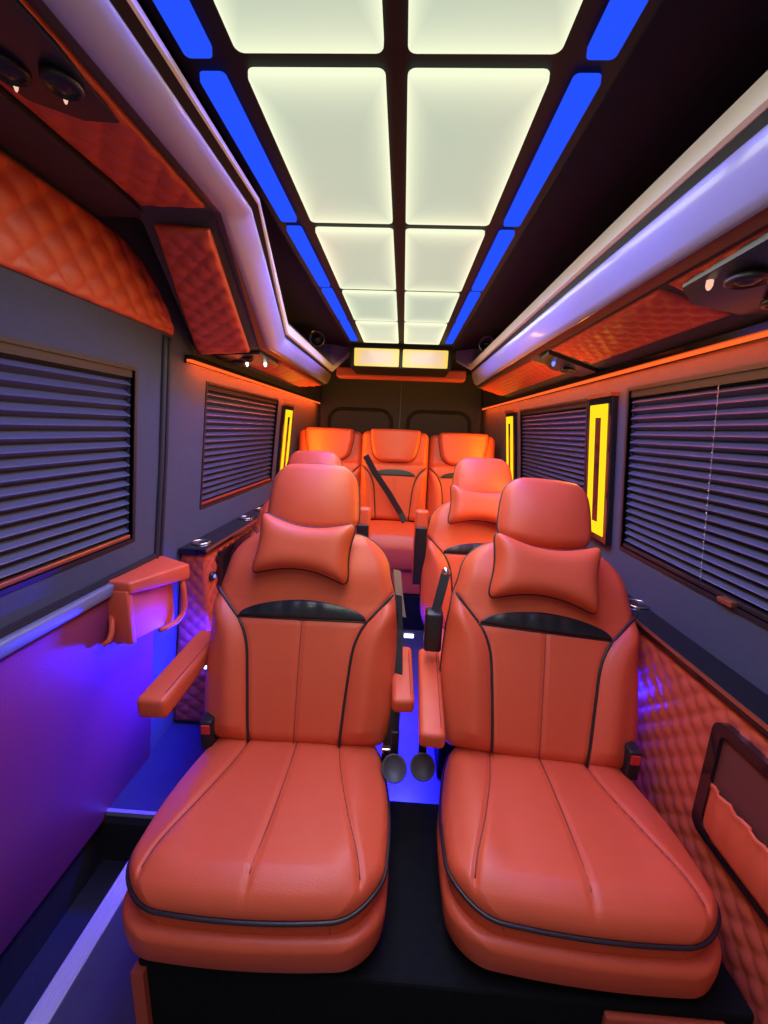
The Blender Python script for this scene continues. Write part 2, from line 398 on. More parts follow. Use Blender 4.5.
# ------------------------------------------------------------------ overhead bins
def loft(name, secs, m, parent, smooth=False, close=True):
    """secs: list of closed point loops"""
    bm = bmesh.new(); R = [[bm.verts.new(p) for p in s] for s in secs]
    n = len(R[0])
    for A, B in zip(R, R[1:]):
        for k in range(n if close else n-1): bm.faces.new((A[k], A[(k+1) % n], B[(k+1) % n], B[k]))
    if close: bm.faces.new(R[0]); bm.faces.new(R[-1])
    return obj(name, bm, m, parent, smooth)
def profile(sd, zl, zft, zfb, ztb, zout, xo=.80):
    """named points of the rear bin section, x inboard positive side"""
    X = lambda x, z: (sd*x, z)
    fas = [X(.505, zft), X(.503, lerp(zft, zfb, .06)), X(.512, lerp(zft, zfb, .45)), X(.525, lerp(zft, zfb, .84)), X(.536, lerp(zft, zfb, .98)), X(.548, zfb)]
    lip = [X(.490, zl+.018), X(.492, zl-.018), X(.500, zl-.022), X(.520, zl-.022), X(.520, zl+.02), X(.498, zl+.022)]
    return dict(lip=lip, gap=[X(.502, zl-.02), X(.508, zft-.001), X(.54, zft), X(.54, zl)], fas=fas, trim=[X(.547, zfb), X(.562, ztb)], out=X(xo, zout), tb=X(.562, ztb), zl=zl)
PR = profile(1, 1.863, 1.822, 1.737, 1.722, 1.660)
PL = profile(-1, 1.820, 1.782, 1.712, 1.703, 1.685)
PL['fas'] = profile(-1, 1.820, 1.782, 1.712, 1.7, 1.69)['fas']
def at(pts, ys):
    if not isinstance(ys, (list, tuple)): ys = [ys]*len(pts)
    return [(p[0], y, p[1]) for p, y in zip(pts, ys)]
# --- right bin, one straight run
binR = thing('overhead_bin', 'long straight silver and white overhead bin above the right windows', 'overhead bin', (0, 0, 0), 0, 'overhead bins')
YE = 3.02
def back(P, xi=.03):
    sd = 1 if P['out'][0] > 0 else -1
    return P
def solid(pts, off):  # make a thin closed strip from an open profile
    return pts + [(p[0]+off[0], p[1]+off[1]) for p in reversed(pts)]
loft('lip', [at(PR['lip'], -.3), at(PR['lip'], YE-.03), [(.40, YE+.08, 1.945), (.405, YE+.08, 1.91), (.42, YE+.09, 1.905), (.44, YE+.10, 1.91), (.44, YE+.10, 1.95), (.41, YE+.085, 1.952)]], LIPM, binR)
loft('shadow_gap', [at(PR['gap'], -.3), at(PR['gap'], YE)], RAFT, binR)
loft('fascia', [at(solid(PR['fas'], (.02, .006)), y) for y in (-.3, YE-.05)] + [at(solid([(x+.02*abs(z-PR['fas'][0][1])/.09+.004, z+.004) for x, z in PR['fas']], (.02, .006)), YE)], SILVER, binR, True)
loft('lower_trim', [at(solid(PR['trim'], (.004, .012)), y) for y in (-.3, YE-.01)], BRONZE, binR)
o = PR['out']; t = PR['tb']
body = [(t[0]+.002, t[1]+.004), (o[0], o[1]+.004), (o[0]-.02, 1.985), (.525, 1.985-.12+.01), (.525, PR['zl']-.02)]
loft('bin_body', [at(body, -.3), at(body, YE-.004)], SUEDE, binR)
for (ya, yb) in ((-.28, .93), (.96, 1.60), (1.84, 2.98)):
    ins = .012
    A, B = Vector((t[0]+ins, ya, t[1]-.002)), Vector((t[0]+ins, yb, t[1]-.002)); D, E_ = Vector((o[0]-.065, ya, o[1]+.014)), Vector((o[0]-.065, yb, o[1]+.014))
    obj('quilted_underside', quilt(bil(A, B, E_, D), (-.25, 0, -1), yb-ya, .18, .06, .009), QLEATHER, binR, True)
def under(P, x, y, drop=0):
    t, o = P['tb'], P['out']; f = (abs(x)-abs(t[0]))/(abs(o[0])-abs(t[0])); return Vector((x, y, lerp(t[1], o[1], f)-drop))
def console(parent, P, pts, vents, lamps, lm, sd=1, drop=.012):
    """dark console let into the underside: outline pts (x,y), eyeball vents and lamps on it"""
    bm = bmesh.new(); lo = [bm.verts.new(under(P, x, y, drop)) for x, y in pts]; hi = [bm.verts.new(under(P, x, y, -.002)) for x, y in pts]; n = len(pts)
    bm.faces.new(lo); bm.faces.new(hi)
    for k in range(n): bm.faces.new((lo[k], lo[(k+1) % n], hi[(k+1) % n], hi[k]))
    c = obj('service_console', bm, CONSOLE, parent)
    for (x, y, r) in vents:
        bm = bmesh.new(); lathe(bm, [(r, .0), (r, .008), (r*.82, .012), (r*.75, .008), (r*.7, .004), (r*.35, .012), (.001, .014)], under(P, x, y, drop), (0, 0, -1), 24)
        obj('air_vent', bm, BPLAST, c, True)
    for (x, y, r) in lamps:
        bm = bmesh.new(); lathe(bm, [(r, 0), (r, .010), (r*.6, .016), (.001, .018)], under(P, x, y, drop), (0, 0, -1), 16)
        obj('reading_lamp', bm, lm, c, True)
console(binR, PR, [(.60, .10), (.76, .10), (.79, .5), (.79, .84), (.73, .93), (.64, .95), (.585, .90), (.575, .7), (.58, .4)], [(.635, .80, .034), (.73, .83, .034), (.68, .55, .04)], [(.60, .845, .006)], EPINK)
console(binR, PR, [(.575, 1.62), (.78, 1.66), (.785, 1.80), (.66, 1.83), (.58, 1.72)], [(.70, 1.74, .03)], [(.625, 1.70, .007)], EBTN)
# --- left bin: high and shallow over the door, stepping down behind it
binL = thing('overhead_bin', 'left overhead bin, raised over the door and stepping down behind it', 'overhead bin', (0, 0, 0), 0, 'overhead bins')
FL = dict(lip=[(-.324, 1.916), (-.326, 1.909), (-.331, 1.907), (-.345, 1.909), (-.345, 1.919), (-.329, 1.919)],
          gap=[(-.330, 1.906), (-.345, 1.8985), (-.37, 1.91), (-.35, 1.916)],
          fas=[(-.345, 1.900), (-.350, 1.8925), (-.362, 1.886), (-.380, 1.879), (-.396, 1.8755), (-.408, 1.8745)],
          trim=[(-.408, 1.8745), (-.422, 1.876)], tb=(-.422, 1.876), out=(-.62, 1.905), zl=1.91)
def secs(key, fy, ry, off=None):
    f, r = FL[key], PL[key]
    if off: f, r = solid(f, off), solid(r, off)
    n = len(f)
    return [at(f, -.3), at(f, fy), at(r, ry), at(r, YE-.03)]
loft('lip', secs('lip', 1.035, 1.845) + [[(-.385, YE+.05, 1.945), (-.39, YE+.05, 1.915), (-.40, YE+.06, 1.91), (-.42, YE+.07, 1.91), (-.42, YE+.07, 1.95), (-.39, YE+.055, 1.95)]], LIPM, binL)
loft('shadow_gap', secs('gap', 1.04, 1.848), RAFT, binL)
ff = [1.05, 1.045, 1.04, 1.03, 1.02, 1.013]; rf = [1.85, 1.845, 1.82, 1.79, 1.76, 1.734]
q4 = secs('fas', ff + ff[::-1], rf + rf[::-1], (-.016, .010))
mixs = lambda A, B, t: [tuple(Vector(a).lerp(Vector(b), t)) for a, b in zip(A, B)]
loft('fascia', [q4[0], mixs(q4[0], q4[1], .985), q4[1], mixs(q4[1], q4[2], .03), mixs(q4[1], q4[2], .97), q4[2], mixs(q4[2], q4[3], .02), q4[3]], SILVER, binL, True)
loft('lower_trim', secs('trim', [1.012, 1.01, 1.01, 1.012], [1.72, 1.68, 1.68, 1.72], (-.004, .010)), BRONZE, binL)
def bodyL(P, front):
    t, o = P['tb'], P['out']
    return [(t[0], t[1]+.004), (o[0], o[1]+.004), (-.775 if front else -.79, 1.985), (-.44 if front else -.525, 1.985 if front else 1.875), (-.44 if front else -.525, 1.895 if front else P['zl']-.02)]
loft('bin_body', [at(bodyL(FL, True), -.3), at(bodyL(FL, True), 1.02), at(bodyL(PL, False), [1.67, 1.63, 1.66, 1.80, 1.80]), at(bodyL(PL, False), YE-.02)], SUEDE, binL)
A, B, Cc, D = Vector((-.435, -.28, 1.874)), Vector((-.435, .99, 1.874)), Vector((-.612, 1.04, 1.900)), Vector((-.612, -.28, 1.900))
obj('quilted_underside', quilt(bil(A, B, Cc, D), (0, 0, -1), 1.28, .18, .075, .008), QLEATHER, binL, True)
# slanted end panel
a0, b0 = Vector((-.600, 1.085, 1.893)), Vector((-.450, 1.055, 1.868)); c0, d0 = Vector((-.590, 1.66, 1.702)), Vector((-.785, 1.63, 1.682))
nn = (b0-a0).cross(d0-a0).normalized(); nn = nn if nn.z < 0 else -nn
obj('quilted_end_panel', quilt(bil(a0+nn*.022, b0+nn*.022, c0+nn*.022, d0+nn*.022), nn, .17, .62, .075, .012), QLEATHER, binL, True)
t, o = PL['tb'], PL['out']
for ya, yb in ((2.02, 2.98),):
    A, B = Vector((t[0]-.012, ya, t[1]-.002)), Vector((t[0]-.012, yb, t[1]-.002)); D, E_ = Vector((o[0]+.06, ya, o[1]+.002)), Vector((o[0]+.06, yb, o[1]+.002))
    obj('quilted_underside', quilt(bil(A, B, E_, D), (0, 0, -1), yb-ya, .23, .075, .008), QLEATHER, binL, True)
console(binL, PL, [(-.575, 1.72), (-.775, 1.70), (-.78, 1.96), (-.68, 2.0), (-.58, 1.99)], [(-.73, 1.87, .03), (-.66, 1.80, .025)], [(-.70, 1.90, .006), (-.625, 1.93, .007)], EWHITE, -1)
FLP = dict(tb=FL['tb'], out=FL['out'])
console(binL, FLP, [(-.44, .05), (-.61, .05), (-.615, .60), (-.58, .715), (-.51, .74), (-.445, .73), (-.435, .6)], [(-.545, .645, .026), (-.475, .655, .026), (-.52, .50, .04)], [(-.556, .668, .0035), (-.488, .675, .0035)], EPINK, -1)
for sd, bn in ((1, binR), (-1, binL)):
    bm = bmesh.new(); zl = 1.85 if sd > 0 else 1.81
    hexa(bm, [(sd*.395, 3.075, 1.925), (sd*.50, 2.985, zl), (sd*.60, 2.985, zl+.03), (sd*.60, 3.0, zl+.03), (sd*.395, 3.08, 1.985), (sd*.50, 2.99, 1.985), (sd*.60, 2.985, 1.985), (sd*.60, 3.0, 1.985)])
    obj('end_return', bm, SILVER, bn)
# speakers in the rear corners of the bins
for sd, nm in ((-1, 'left'), (1, 'right')):
    ax = Vector((-sd*.45, -1, -.15)).normalized(); c = Vector((sd*.515, 2.52, 1.924))
    bm = bmesh.new(); lathe(bm, [(.001, -.045), (.025, -.040), (.042, -.022), (.050, .0), (.050, .022)], c, ax, 28); P = obj('speaker', bm, CONSOLE, binL if sd < 0 else binR, True, label='round black speaker')
    bm = bmesh.new(); lathe(bm, [(.050, .022), (.049, .030), (.043, .032), (.036, .024), (.016, .018), (.012, .024), (.001, .027)], c, ax, 28); obj('speaker_cone', bm, GLOSS, P, True)
# dark header strip between left bin and door padding
bm = bmesh.new(); hexa(bm, [(-.62, -.3, 1.893), (-.785, -.3, 1.912), (-.785, 1.12, 1.912), (-.62, 1.08, 1.893), (-.62, -.3, 1.905), (-.785, -.3, 1.925), (-.785, 1.12, 1.925), (-.62, 1.08, 1.905)])
obj('trim_3', bm, RUBBER, kind='structure')
# quilted pad over the door window
def zt(y): return 1.905 if y < 1.15 else lerp(1.905, 1.72, ((y-1.15)/.32)**2.2)
fn = lambda u, v: WP(-1, lerp(.10, 1.47, u) , lerp(1.700, zt(lerp(.10, 1.47, u)), v), -.006)
bm = quilt(fn, (1, 0, -.1), 1.37, .20, .085, .012)
tag(obj('quilted_wall_pad', bm, QLEATHER, smooth=True), 'orange diamond-quilted pad on the left wall above the door window', 'padded panel')

# ------------------------------------------------------------------ blinds, lamps, LED strips
def blind(sd, hole, label, n, cord=None):
    y0, y1, z0, z1 = hole; y0 += .006; y1 -= .006
    t = thing('window_blind', label, 'window blind', (0, 0, 0), 0, 'dark window blinds')
    bm = bmesh.new(); p = (z1-.02-z0-.02)/n
    for k in range(n):
        z = z0 + .03 + p*(k+.35)
        prof = [(.007, -p*.50), (.004, -p*.44), (.006, -p*.36), (.026, p*.10), (.028, p*.16), (.024, p*.22), (.007, p*.50)]
        up_ = [bm.verts.new(WP(sd, y, z+b, a)) for y in (y0, y1) for a, b in prof]
        dn_ = [bm.verts.new(WP(sd, y, z+b, a+.003)) for y in (y0, y1) for a, b in prof]
        m = len(prof)
        for q in range(m-1):
            bm.faces.new((up_[q], up_[q+1], up_[m+q+1], up_[m+q])); bm.faces.new((dn_[q], dn_[m+q], dn_[m+q+1], dn_[q+1]))
        for q in (0, m-1): bm.faces.new((up_[q], up_[m+q], dn_[m+q], dn_[q]))
        for e in (0, m):
            for q in range(m-1): bm.faces.new((up_[e+q], dn_[e+q], dn_[e+q+1], up_[e+q+1]))
    obj('slats', bm, SLAT, t)
    bm = bmesh.new(); wslab(bm, sd, y0, y1, z1-.022, z1, .002, .036); obj('head_rail', bm, BPLAST, t)
    bm = bmesh.new(); wslab(bm, sd, y0, y1, z0+.002, z0+.016, .000, .03); bevel(bm, .003); obj('bottom_rail', bm, COPPER if sd < 0 else BPLAST, t)
    if cord:
        bm = bmesh.new()
        for k in range(26): 
            z = lerp(z0+.03, z1-.03, k/25); lathe(bm, [(.0008, -.002), (.002, 0), (.0008, .002)], WP(sd, cord, z, .003), (0, 0, 1), 6)
        tube(bm, [WP(sd, cord, z0+.02, .004), WP(sd, cord, z1-.02, .004)], .0006, 5); obj('bead_cord', bm, ALU, t)
        bm = bmesh.new(); wslab(bm, sd, cord-.13, cord-.085, z0-.004, z0+.012, -.016, .004); bevel(bm, .004); obj('pull_tab', bm, COPPER, t, label='copper pull tab')
    return t
blind(-1, L_DOOR, 'wide dark slatted blind in the sliding door window, left', 16)
blind(-1, L_REAR, 'dark slatted blind on the left wall beside the single amber lamp', 17)
blind(1, R_NEAR, 'large dark slatted blind on the right with a bead cord', 19, 1.08)
blind(1, R_REAR, 'dark slatted blind between the two amber lamps on the right wall', 20)
def wall_lamp(sd, y0, y1, z0, z1, label):
    t = thing('wall_lamp', label, 'wall lamp', WP(sd, (y0+y1)/2, z0), 0, 'amber wall lamps'); off = Vector(t.location)
    def sh(bm):
        for v in bm.verts: v.co -= off
        return bm
    bm = bmesh.new(); wslab(bm, sd, y0, y1, z0, z1, -.024, .0); bevel(bm, .004); obj('housing', sh(bm), GLOSS, t)
    w = y1-y0; m = w*.14; b = w*.23
    bm = bmesh.new(); d0, d1 = -.028, -.023; a0, a1, c0, c1 = y0+m, y1-m, z0+.03, z1-.03
    wslab(bm, sd, a0, a0+b, c0, c1, d0, d1); wslab(bm, sd, a1-b, a1, c0, c1, d0, d1)
    wslab(bm, sd, a0+b, a1-b, c0, c0+.05, d0, d1); wslab(bm, sd, a0+b, a1-b, c1-.05, c1, d0, d1)
    obj('light_bar', sh(bm), EYEL, t, label='glowing amber frame')
    bm = bmesh.new(); wslab(bm, sd, a0+b, a1-b, c0+.05, c1-.05, -.026, -.022); obj('centre_strip', sh(bm), GLOSS, t)
    bm = bmesh.new(); wslab(bm, sd, y0-.002, y1+.002, z1-.004, z1+.010, -.03, .0); obj('top_cap', sh(bm), COPPER, t)
    return t
wall_lamp(1, 1.545, 1.735, .985, 1.560, 'tall amber lamp on the right wall beside the large blind')
wall_lamp(1, 2.86, 3.09, .985, 1.560, 'amber lamp at the rear end of the right wall')
wall_lamp(-1, 2.83, 3.06, 1.00, 1.545, 'amber lamp on the left wall near the rear seats')
for sd, y0, y1, nm in ((1, .0, YB-.04, 'right'), (-1, 1.56, YB-.04, 'left')):
    t = thing('led_strip', 'glowing orange light strip above the %s windows' % nm, 'light strip', WP(sd, (y0+y1)/2, 1.62), 0, 'orange wall light strips'); off = Vector(t.location)
    bm = bmesh.new(); wslab(bm, sd, y0, y1, 1.628, 1.636, -.018, -.010)
    for v in bm.verts: v.co -= off
    obj('light_tape', bm, EORANGE, t)
    bm = bmesh.new(); wslab(bm, sd, y0, y1, 1.636, 1.652, -.030, .0); wslab(bm, sd, y0, y1, 1.622, 1.636, -.010, .0)
    for v in bm.verts: v.co -= off
    obj('cover_rail', bm, GLOSS, t)

# ------------------------------------------------------------------ side cabinets
def cabinet(sd, X, y0, y1, ztop, label, rings, frames, btn):
    t = thing('side_cabinet', label, 'cabinet', (sd*X, y0, 0), 0, 'low wall cabinets'); off = Vector(t.location)
    def sh(bm):
        for v in bm.verts: v.co -= off
        return bm
    OV = .02 if sd < 0 else .018
    bm = bmesh.new(); hexa(bm, [(sd*(X+.013), y0+.013, 0), (sd*(wx(.0)-.004), y0+.013, 0), (sd*(wx(0)-.004), y1, 0), (sd*(X+.013), y1, 0), (sd*(X+.013), y0+.013, ztop-.03), (sd*(wx(ztop)-.004), y0+.013, ztop-.03), (sd*(wx(ztop)-.004), y1, ztop-.03), (sd*(X+.013), y1, ztop-.03)])
    obj('carcass', sh(bm), SUEDE, t)
    bm = quilt(bil((sd*X, y0, .02), (sd*X, y1, .02), (sd*X, y1, ztop-.032), (sd*X, y0, ztop-.032)), (-sd, 0, 0), y1-y0, ztop-.05, .062, .009, .007)
    obj('quilted_side', sh(bm), QLEATHER, t, True)
    if sd < 0:
        bm = quilt(bil((-X, y0, .02), (-wx(.0)+.01, y0, .02), (-wx(ztop)+.004, y0, ztop-.032), (-X, y0, ztop-.032)), (0, -1, 0), .13, ztop-.05, .062, .009)
        obj('quilted_end', sh(bm), QLEATHER, t, True)
    bm = bmesh.new(); hexa(bm, [(sd*(X-OV), y0-.02, ztop-.026), (sd*(wx(ztop)-.003), y0-.02, ztop-.026), (sd*(wx(ztop)-.003), y1, ztop-.026), (sd*(X-OV), y1, ztop-.026),
              (sd*(X-OV), y0-.02, ztop), (sd*(wx(ztop)-.003), y0-.02, ztop), (sd*(wx(ztop)-.003), y1, ztop), (sd*(X-OV), y1, ztop)]); bevel(bm, .004)
    obj('ledge_top', sh(bm), GLOSS, t)
    bm = bmesh.new(); box(bm, *sorted((sd*(X-OV-.0035), sd*(X-OV+.001))), y0-.02, y1, ztop-.008, ztop+.0015); obj('edge_trim', sh(bm), COPPER, t)
    for y in rings:
        x = sd*(X+.05)
        bm = bmesh.new(); pts = [(x+.036*cos(2*pi*k/32), y+.036*sin(2*pi*k/32), ztop+.003) for k in range(32)]; tube(bm, pts, .005, 8, True)
        c = obj('cup_holder', sh(bm), CHROME, t, True)
        bm = bmesh.new(); lathe(bm, [(.034, -.001), (.034, .0015), (.001, .0015)], (x, y, ztop), (0, 0, 1), 24); obj('cup_well', sh(bm), BPLAST, c)
    for (a, b, c0, c1, pouch) in frames:
        r = .03
        bm = bmesh.new(); w = .026; xa, xb = sorted((sd*(X-.022), sd*(X+.004)))
        def ring(pts_o, pts_i):
            n = len(pts_o); V = []
            for x in (xa, xb):
                V.append([bm.verts.new((x, p[0], p[1])) for p in pts_o]); V.append([bm.verts.new((x, p[0], p[1])) for p in pts_i])
            for k in range(n):
                m = (k+1) % n
                bm.faces.new((V[0][k], V[0][m], V[1][m], V[1][k])); bm.faces.new((V[2][k], V[2][m], V[3][m], V[3][k]))
                bm.faces.new((V[0][k], V[0][m], V[2][m], V[2][k])); bm.faces.new((V[1][k], V[1][m], V[3][m], V[3][k]))
        def rr(a, b, c, d, r):
            P = []
            for cy, cz, a0 in ((b-r, d-r, 0), (a+r, d-r, 90), (a+r, c+r, 180), (b-r, c+r, 270)):
                for q in range(5): g = radians(a0+22.5*q); P.append((cy+r*cos(g), cz+r*sin(g)))
            return P
        ring(rr(a, b, c0, c1, r), rr(a+w, b-w, c0+w, c1-w, r*.6))
        fr = obj('pocket_frame', sh(bm), GLOSS, t)
        bm = bmesh.new(); box(bm, *sorted((sd*(X-.0125), sd*(X-.010))), a+w*.6, b-w*.6, c0+w*.6, c1-w*.6); obj('pocket_back', sh(bm), POCKETSHADE if pouch else GLOSS, fr)
        if pouch:
            bm = bmesh.new(); nu, nv = 90, 16; G = []; A = a+w*.9; B = b-w*.9; zb = c0+w*.8; ztp = c0+(c1-c0)*.46
            for j in range(nv+1):
                v = j/nv; row = []
                for i in range(nu+1):
                    u = i/nu; e = min(u, 1-u)*12
                    puff = .016*min(1, e)**.5*(.35+.65*sin(pi*min(1, .15+v*.75))) + .004*sin(u*(B-A)*2*pi/.045+1.3*sin(5*u))*v**1.5
                    if v > .92: puff += .004*abs(sin(u*(B-A)*pi/.011))
                    row.append(bm.verts.new((sd*(X-.013-puff), lerp(A, B, u), lerp(zb, ztp + .006*sin(u*9), v))))
                G.append(row)
            for j in range(nv):
                for i in range(nu): bm.faces.new((G[j][i], G[j][i+1], G[j+1][i+1], G[j+1][i]))
            ret = bmesh.ops.extrude_face_region(bm, geom=bm.faces[:])
            bmesh.ops.translate(bm, verts=[v for v in ret['geom'] if isinstance(v, bmesh.types.BMVert)], vec=(sd*.004, 0, 0))
            obj('gathered_pouch', sh(bm), LEATHER, fr, True, label='gathered orange elastic pouch')
    for (y, z) in btn:
        bm = bmesh.new(); lathe(bm, [(.022, 0), (.022, .008), (.017, .012), (.001, .012)], (sd*(X-.008), y, z), (-sd, 0, 0), 24); b = obj('push_button', sh(bm), GLOSS, t, True)
        bm = bmesh.new(); lathe(bm, [(.009, 0), (.008, .004), (.001, .005)], (sd*(X-.020), y, z), (-sd, 0, 0), 16); obj('button_light', sh(bm), EBTN, b, True)
    return t
cabinet(-1, .79, 1.585, 2.62, .875, 'black topped quilted cabinet on the left behind the door', [1.66, 2.17, 2.42], [(1.675, 2.25, .50, .825, False)], [(1.625, .735)])
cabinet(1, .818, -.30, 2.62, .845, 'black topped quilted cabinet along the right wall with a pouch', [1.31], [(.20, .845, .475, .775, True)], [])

# ------------------------------------------------------------------ leather grab box on the door
t = thing('door_grab_box', 'orange leather covered grab box at the end of the door rail', 'grab handle', (-.87, 1.28, .70))
off = Vector(t.location)
def sh(bm):
    for v in bm.verts: v.co -= off
    return bm
bm = bmesh.new(); hexa(bm, [(-.895, 1.165, .655), (-.822, 1.155, .680), (-.815, 1.385, .640), (-.895, 1.385, .640), (-.895, 1.165, .868), (-.822, 1.158, .868), (-.815, 1.385, .835), (-.895, 1.385, .84)]); bevel(bm, .008, 3)
obj('box_body', sh(bm), LEATHER, t, True)
bm = bmesh.new(); hexa(bm, [(-.905, 1.150, .862), (-.812, 1.148, .850), (-.765, 1.425, .800), (-.895, 1.45, .830), (-.905, 1.150, .895), (-.812, 1.148, .890), (-.765, 1.425, .862), (-.895, 1.45, .885)]); bevel(bm, .008, 3)
obj('top_flap', sh(bm), LEATHER, t, True)
bm = bmesh.new(); hexa(bm, [(-.90, 1.148, .675), (-.818, 1.142, .675), (-.818, 1.170, .672), (-.90, 1.172, .672), (-.90, 1.148, .862), (-.818, 1.142, .862), (-.818, 1.170, .862), (-.90, 1.172, .862)]); bevel(bm, .006, 2)
obj('end_cheek', sh(bm), LEATHER, t, True)
bm = bmesh.new(); tube(bm, [(-.79, 1.40, .83), (-.785, 1.405, .76), (-.785, 1.405, .70), (-.79, 1.395, .665), (-.80, 1.37, .645), (-.815, 1.33, .640), (-.825, 1.30, .645)], .010, 10)
obj('loop_handle', sh(bm), LEATHER, t, True)
bm = bmesh.new(); tube(bm, [(-.885, 1.150, .77), (-.872, 1.135, .755), (-.868, 1.125, .73), (-.872, 1.115, .705), (-.885, 1.10, .695)], .009, 8)
obj('release_lever', sh(bm), LEATHER, t, True)

# ------------------------------------------------------------------ seats
SZ = .28
def gro(d, w=.0055): return exp(-(d/w)**2)
def make_seat(root):
    """single captain's seat; local origin on the mount below the crease between cushion and back, front = -y"""
    L = .475
    def Wc(s):   # s from the front edge to the back
        return interp([0, .11, .24, .38, .475], [.272, .283, .287, .270, .245], s) - rc(s, L, .10, .03)
    seam = lambda s: interp([0, .08, .2, .35, .475], [.236, .222, .185, .148, .130], s)
    def ctop(x, s, d, u):
        z = lerp(.215, .175, s/L)
        n = .030*(1-abs(u)**3.2)*min(1, s/.06)**.6 + .012*exp(-((abs(x)-.205)/.05)**2)*min(1, s/.1)
        n -= fillet(d, .022)
        n -= (.006*gro(x - .01*sin(s*5)) + .007*gro(abs(x)-seam(s), .006))*min(1, d/.025)
        n -= .010*exp(-((s)/.03)**2)
        return z + n - .014
    side = [(.003, -.010), (.004, -.03), (.006, -.06), (.02, -.075)]
    put = lambda x, s, n: (x, -.455+s+.018*(abs(x)/.26)**2*(1-s/L)**3, n)
    bm, rim = pad(Wc, L, ctop, side, put, 110, 110)
    cush = obj('seat_cushion', bm, LEATHER, root, True)
    bm = bmesh.new(); nr = Vector(); pts = [Vector(put(x, s, n-.006)) for x, s, n in rim]
    c = Vector((0, -.23, 0)); pts = [p + (Vector((p.x, p.y, 0))-c).normalized()*.002 for p in pts]
    tube(bm, pts[::2], .0048, 8, True); obj('cushion_piping', bm, PIPING, cush, True)
    bm = bmesh.new()
    for f in (lambda s: .01*sin(s*5), lambda s: seam(s), lambda s: -seam(s)):
        tube(bm, [put(f(s), s, ctop(f(s), s, min(.05, s), f(s)/max(Wc(s), .01))+.0010) for s in [.046+.0097*k for k in range(44)]], .0017, 5)
    obj('cushion_seams', bm, SEAM, cush, True)
    # moulded leather shell under the cushion
    def Ws(s): return interp([0, .12, .3, .50], [.276, .289, .290, .25], s) - rc(s, .50, .085, .03)
    def stop(x, s, d, u): return lerp(.122, .105, s/.53) - fillet(d, .02)
    put2 = lambda x, s, n: (x, -.470+s+.015*(abs(x)/.27)**2*(1-s/.53)**3, n)
    bm, _ = pad(Ws, .50, stop, [(0, -.02), (.004, -.052), (.012, -.064), (.03, -.069)], put2, 40, 40); obj('seat_shell', bm, LEATHER, root, True)
    for x in (-.20, .20): obj('seat_rail', rbox(x-.02, x+.02, -.42, .02, 0, .05, .004, 1), BPLAST, root)
    # backrest (local: x across, z = s up the back, y = -n)
    S_ = .650
    def Wb(s): return interp([0, .08, .2, .35, .46, .50, .58, .65], [.270, .294, .300, .296, .283, .272, .256, .240], s) - rc(s, S_, .03, .105)
    xp = lambda s: interp([0, .1, .2, .29, .345, .38, .42, .46, .47], [.135, .143, .152, .163, .183, .208, .244, .278, .284], s)
    def bfront(x, s, d, u):
        n = .055 - .02*(abs(u)**4) + .020*sin(pi*min(1, s/.62))*.8
        a = abs(x) - xp(min(s, .47)) if s < .47 else 1
        if s < .47:
            n += .024*exp(-((a-.055)/.045)**2)*min(1, s/.06)    # side bolsters
            n -= .008*gro(a, .007)
        if s > .43: n += .010*exp(-((s-.52)/.06)**2)
        if s < .37: n -= .006*gro(x, .005)
        n -= .006*gro(s-.372, .006) if abs(x) < xp(.372) else 0
        return n - fillet(d, .045)
    bputs = lambda x, s, n: (x, -n, s)
    bm, rim = pad(Wb, S_, bfront, [(.0, -.015), (.004, -.05), (.02, -.085), (.05, -.10)], bputs, 110, 120)
    back = obj('backrest', bm, LEATHER, root, True); back.location = (0, .0, .168); back.rotation_euler = (-radians(21.5), 0, 0)
    bm = bmesh.new(); tube(bm, [bputs(x, s, n-.004) for x, s, n in rim][::2], .0042, 8, True)
    for sg in (-1, 1):
        tube(bm, [bputs(sg*xp(s), s, bfront(sg*xp(s), s, .06, xp(s)/Wb(s))+.003) for s in [.012+.0112*k for k in range(41)]], .0044, 8)
    tube(bm, [bputs(x, .372, bfront(x, .372, .06, x/.28)+.002) for x in [-.205+.0102*k for k in range(41)]], .0036, 8)
    obj('back_piping', bm, PIPING, back, True)
    bm = bmesh.new(); tube(bm, [bputs(0, s, bfront(0, s, .06, 0)+.0005) for s in [.012+.01*k for k in range(36)]], .0013, 5); obj('back_seam', bm, SEAM, back, True)
    hI = .056
    def Wi(s): return .196*max(0, 1-(s/hI)**2.0)**.62*(1 if s > .001 else 1) + .002
    bm, _ = pad(Wi, hI, lambda x, s, d, u: bfront(x, s+.375, .06, x/.28)+.006+.006*(1-u*u)*sin(pi*min(1, s/hI)*.9+.1) + .0015*sin(x*95+1)*sin(x*31) - fillet(d, .006), [(0, -.012)], lambda x, s, n: bputs(x, s+.375, n), 80, 20)
    obj('lumbar_insert', bm, BLACKL, back, True, label='black leather insert')
    # headrest
    H = .222; s0 = .660
    def Wh(s): return interp([0, .06, .14, .225], [.152, .153, .147, .128], s) - rc(s, H, .04, .06)
    def hfront(x, s, d, u): return .040 + .034*(1-abs(u)**2.5)*sin(pi*min(1, .18+s/H*.72)) - fillet(d, .03)
    hput = lambda x, s, n: (x, -n, s0+s-.018*(1-(x/.15)**2)*(1-s/H)**2)
    bm, rim = pad(Wh, H, hfront, [(0, -.012), (.004, -.04), (.02, -.075), (.05, -.088)], hput, 60, 60)
    head = obj('headrest', bm, LEATHER, back, True)
    bm = bmesh.new(); tube(bm, [hput(x, s, n-.004) for x, s, n in rim][::2], .0042, 8, True); obj('headrest_piping', bm, PIPING, head, True)
    bm = rbox(-.09, .09, -.01, .04, .60, .70, .012); obj('headrest_neck', bm, BPLAST, back)
    return back
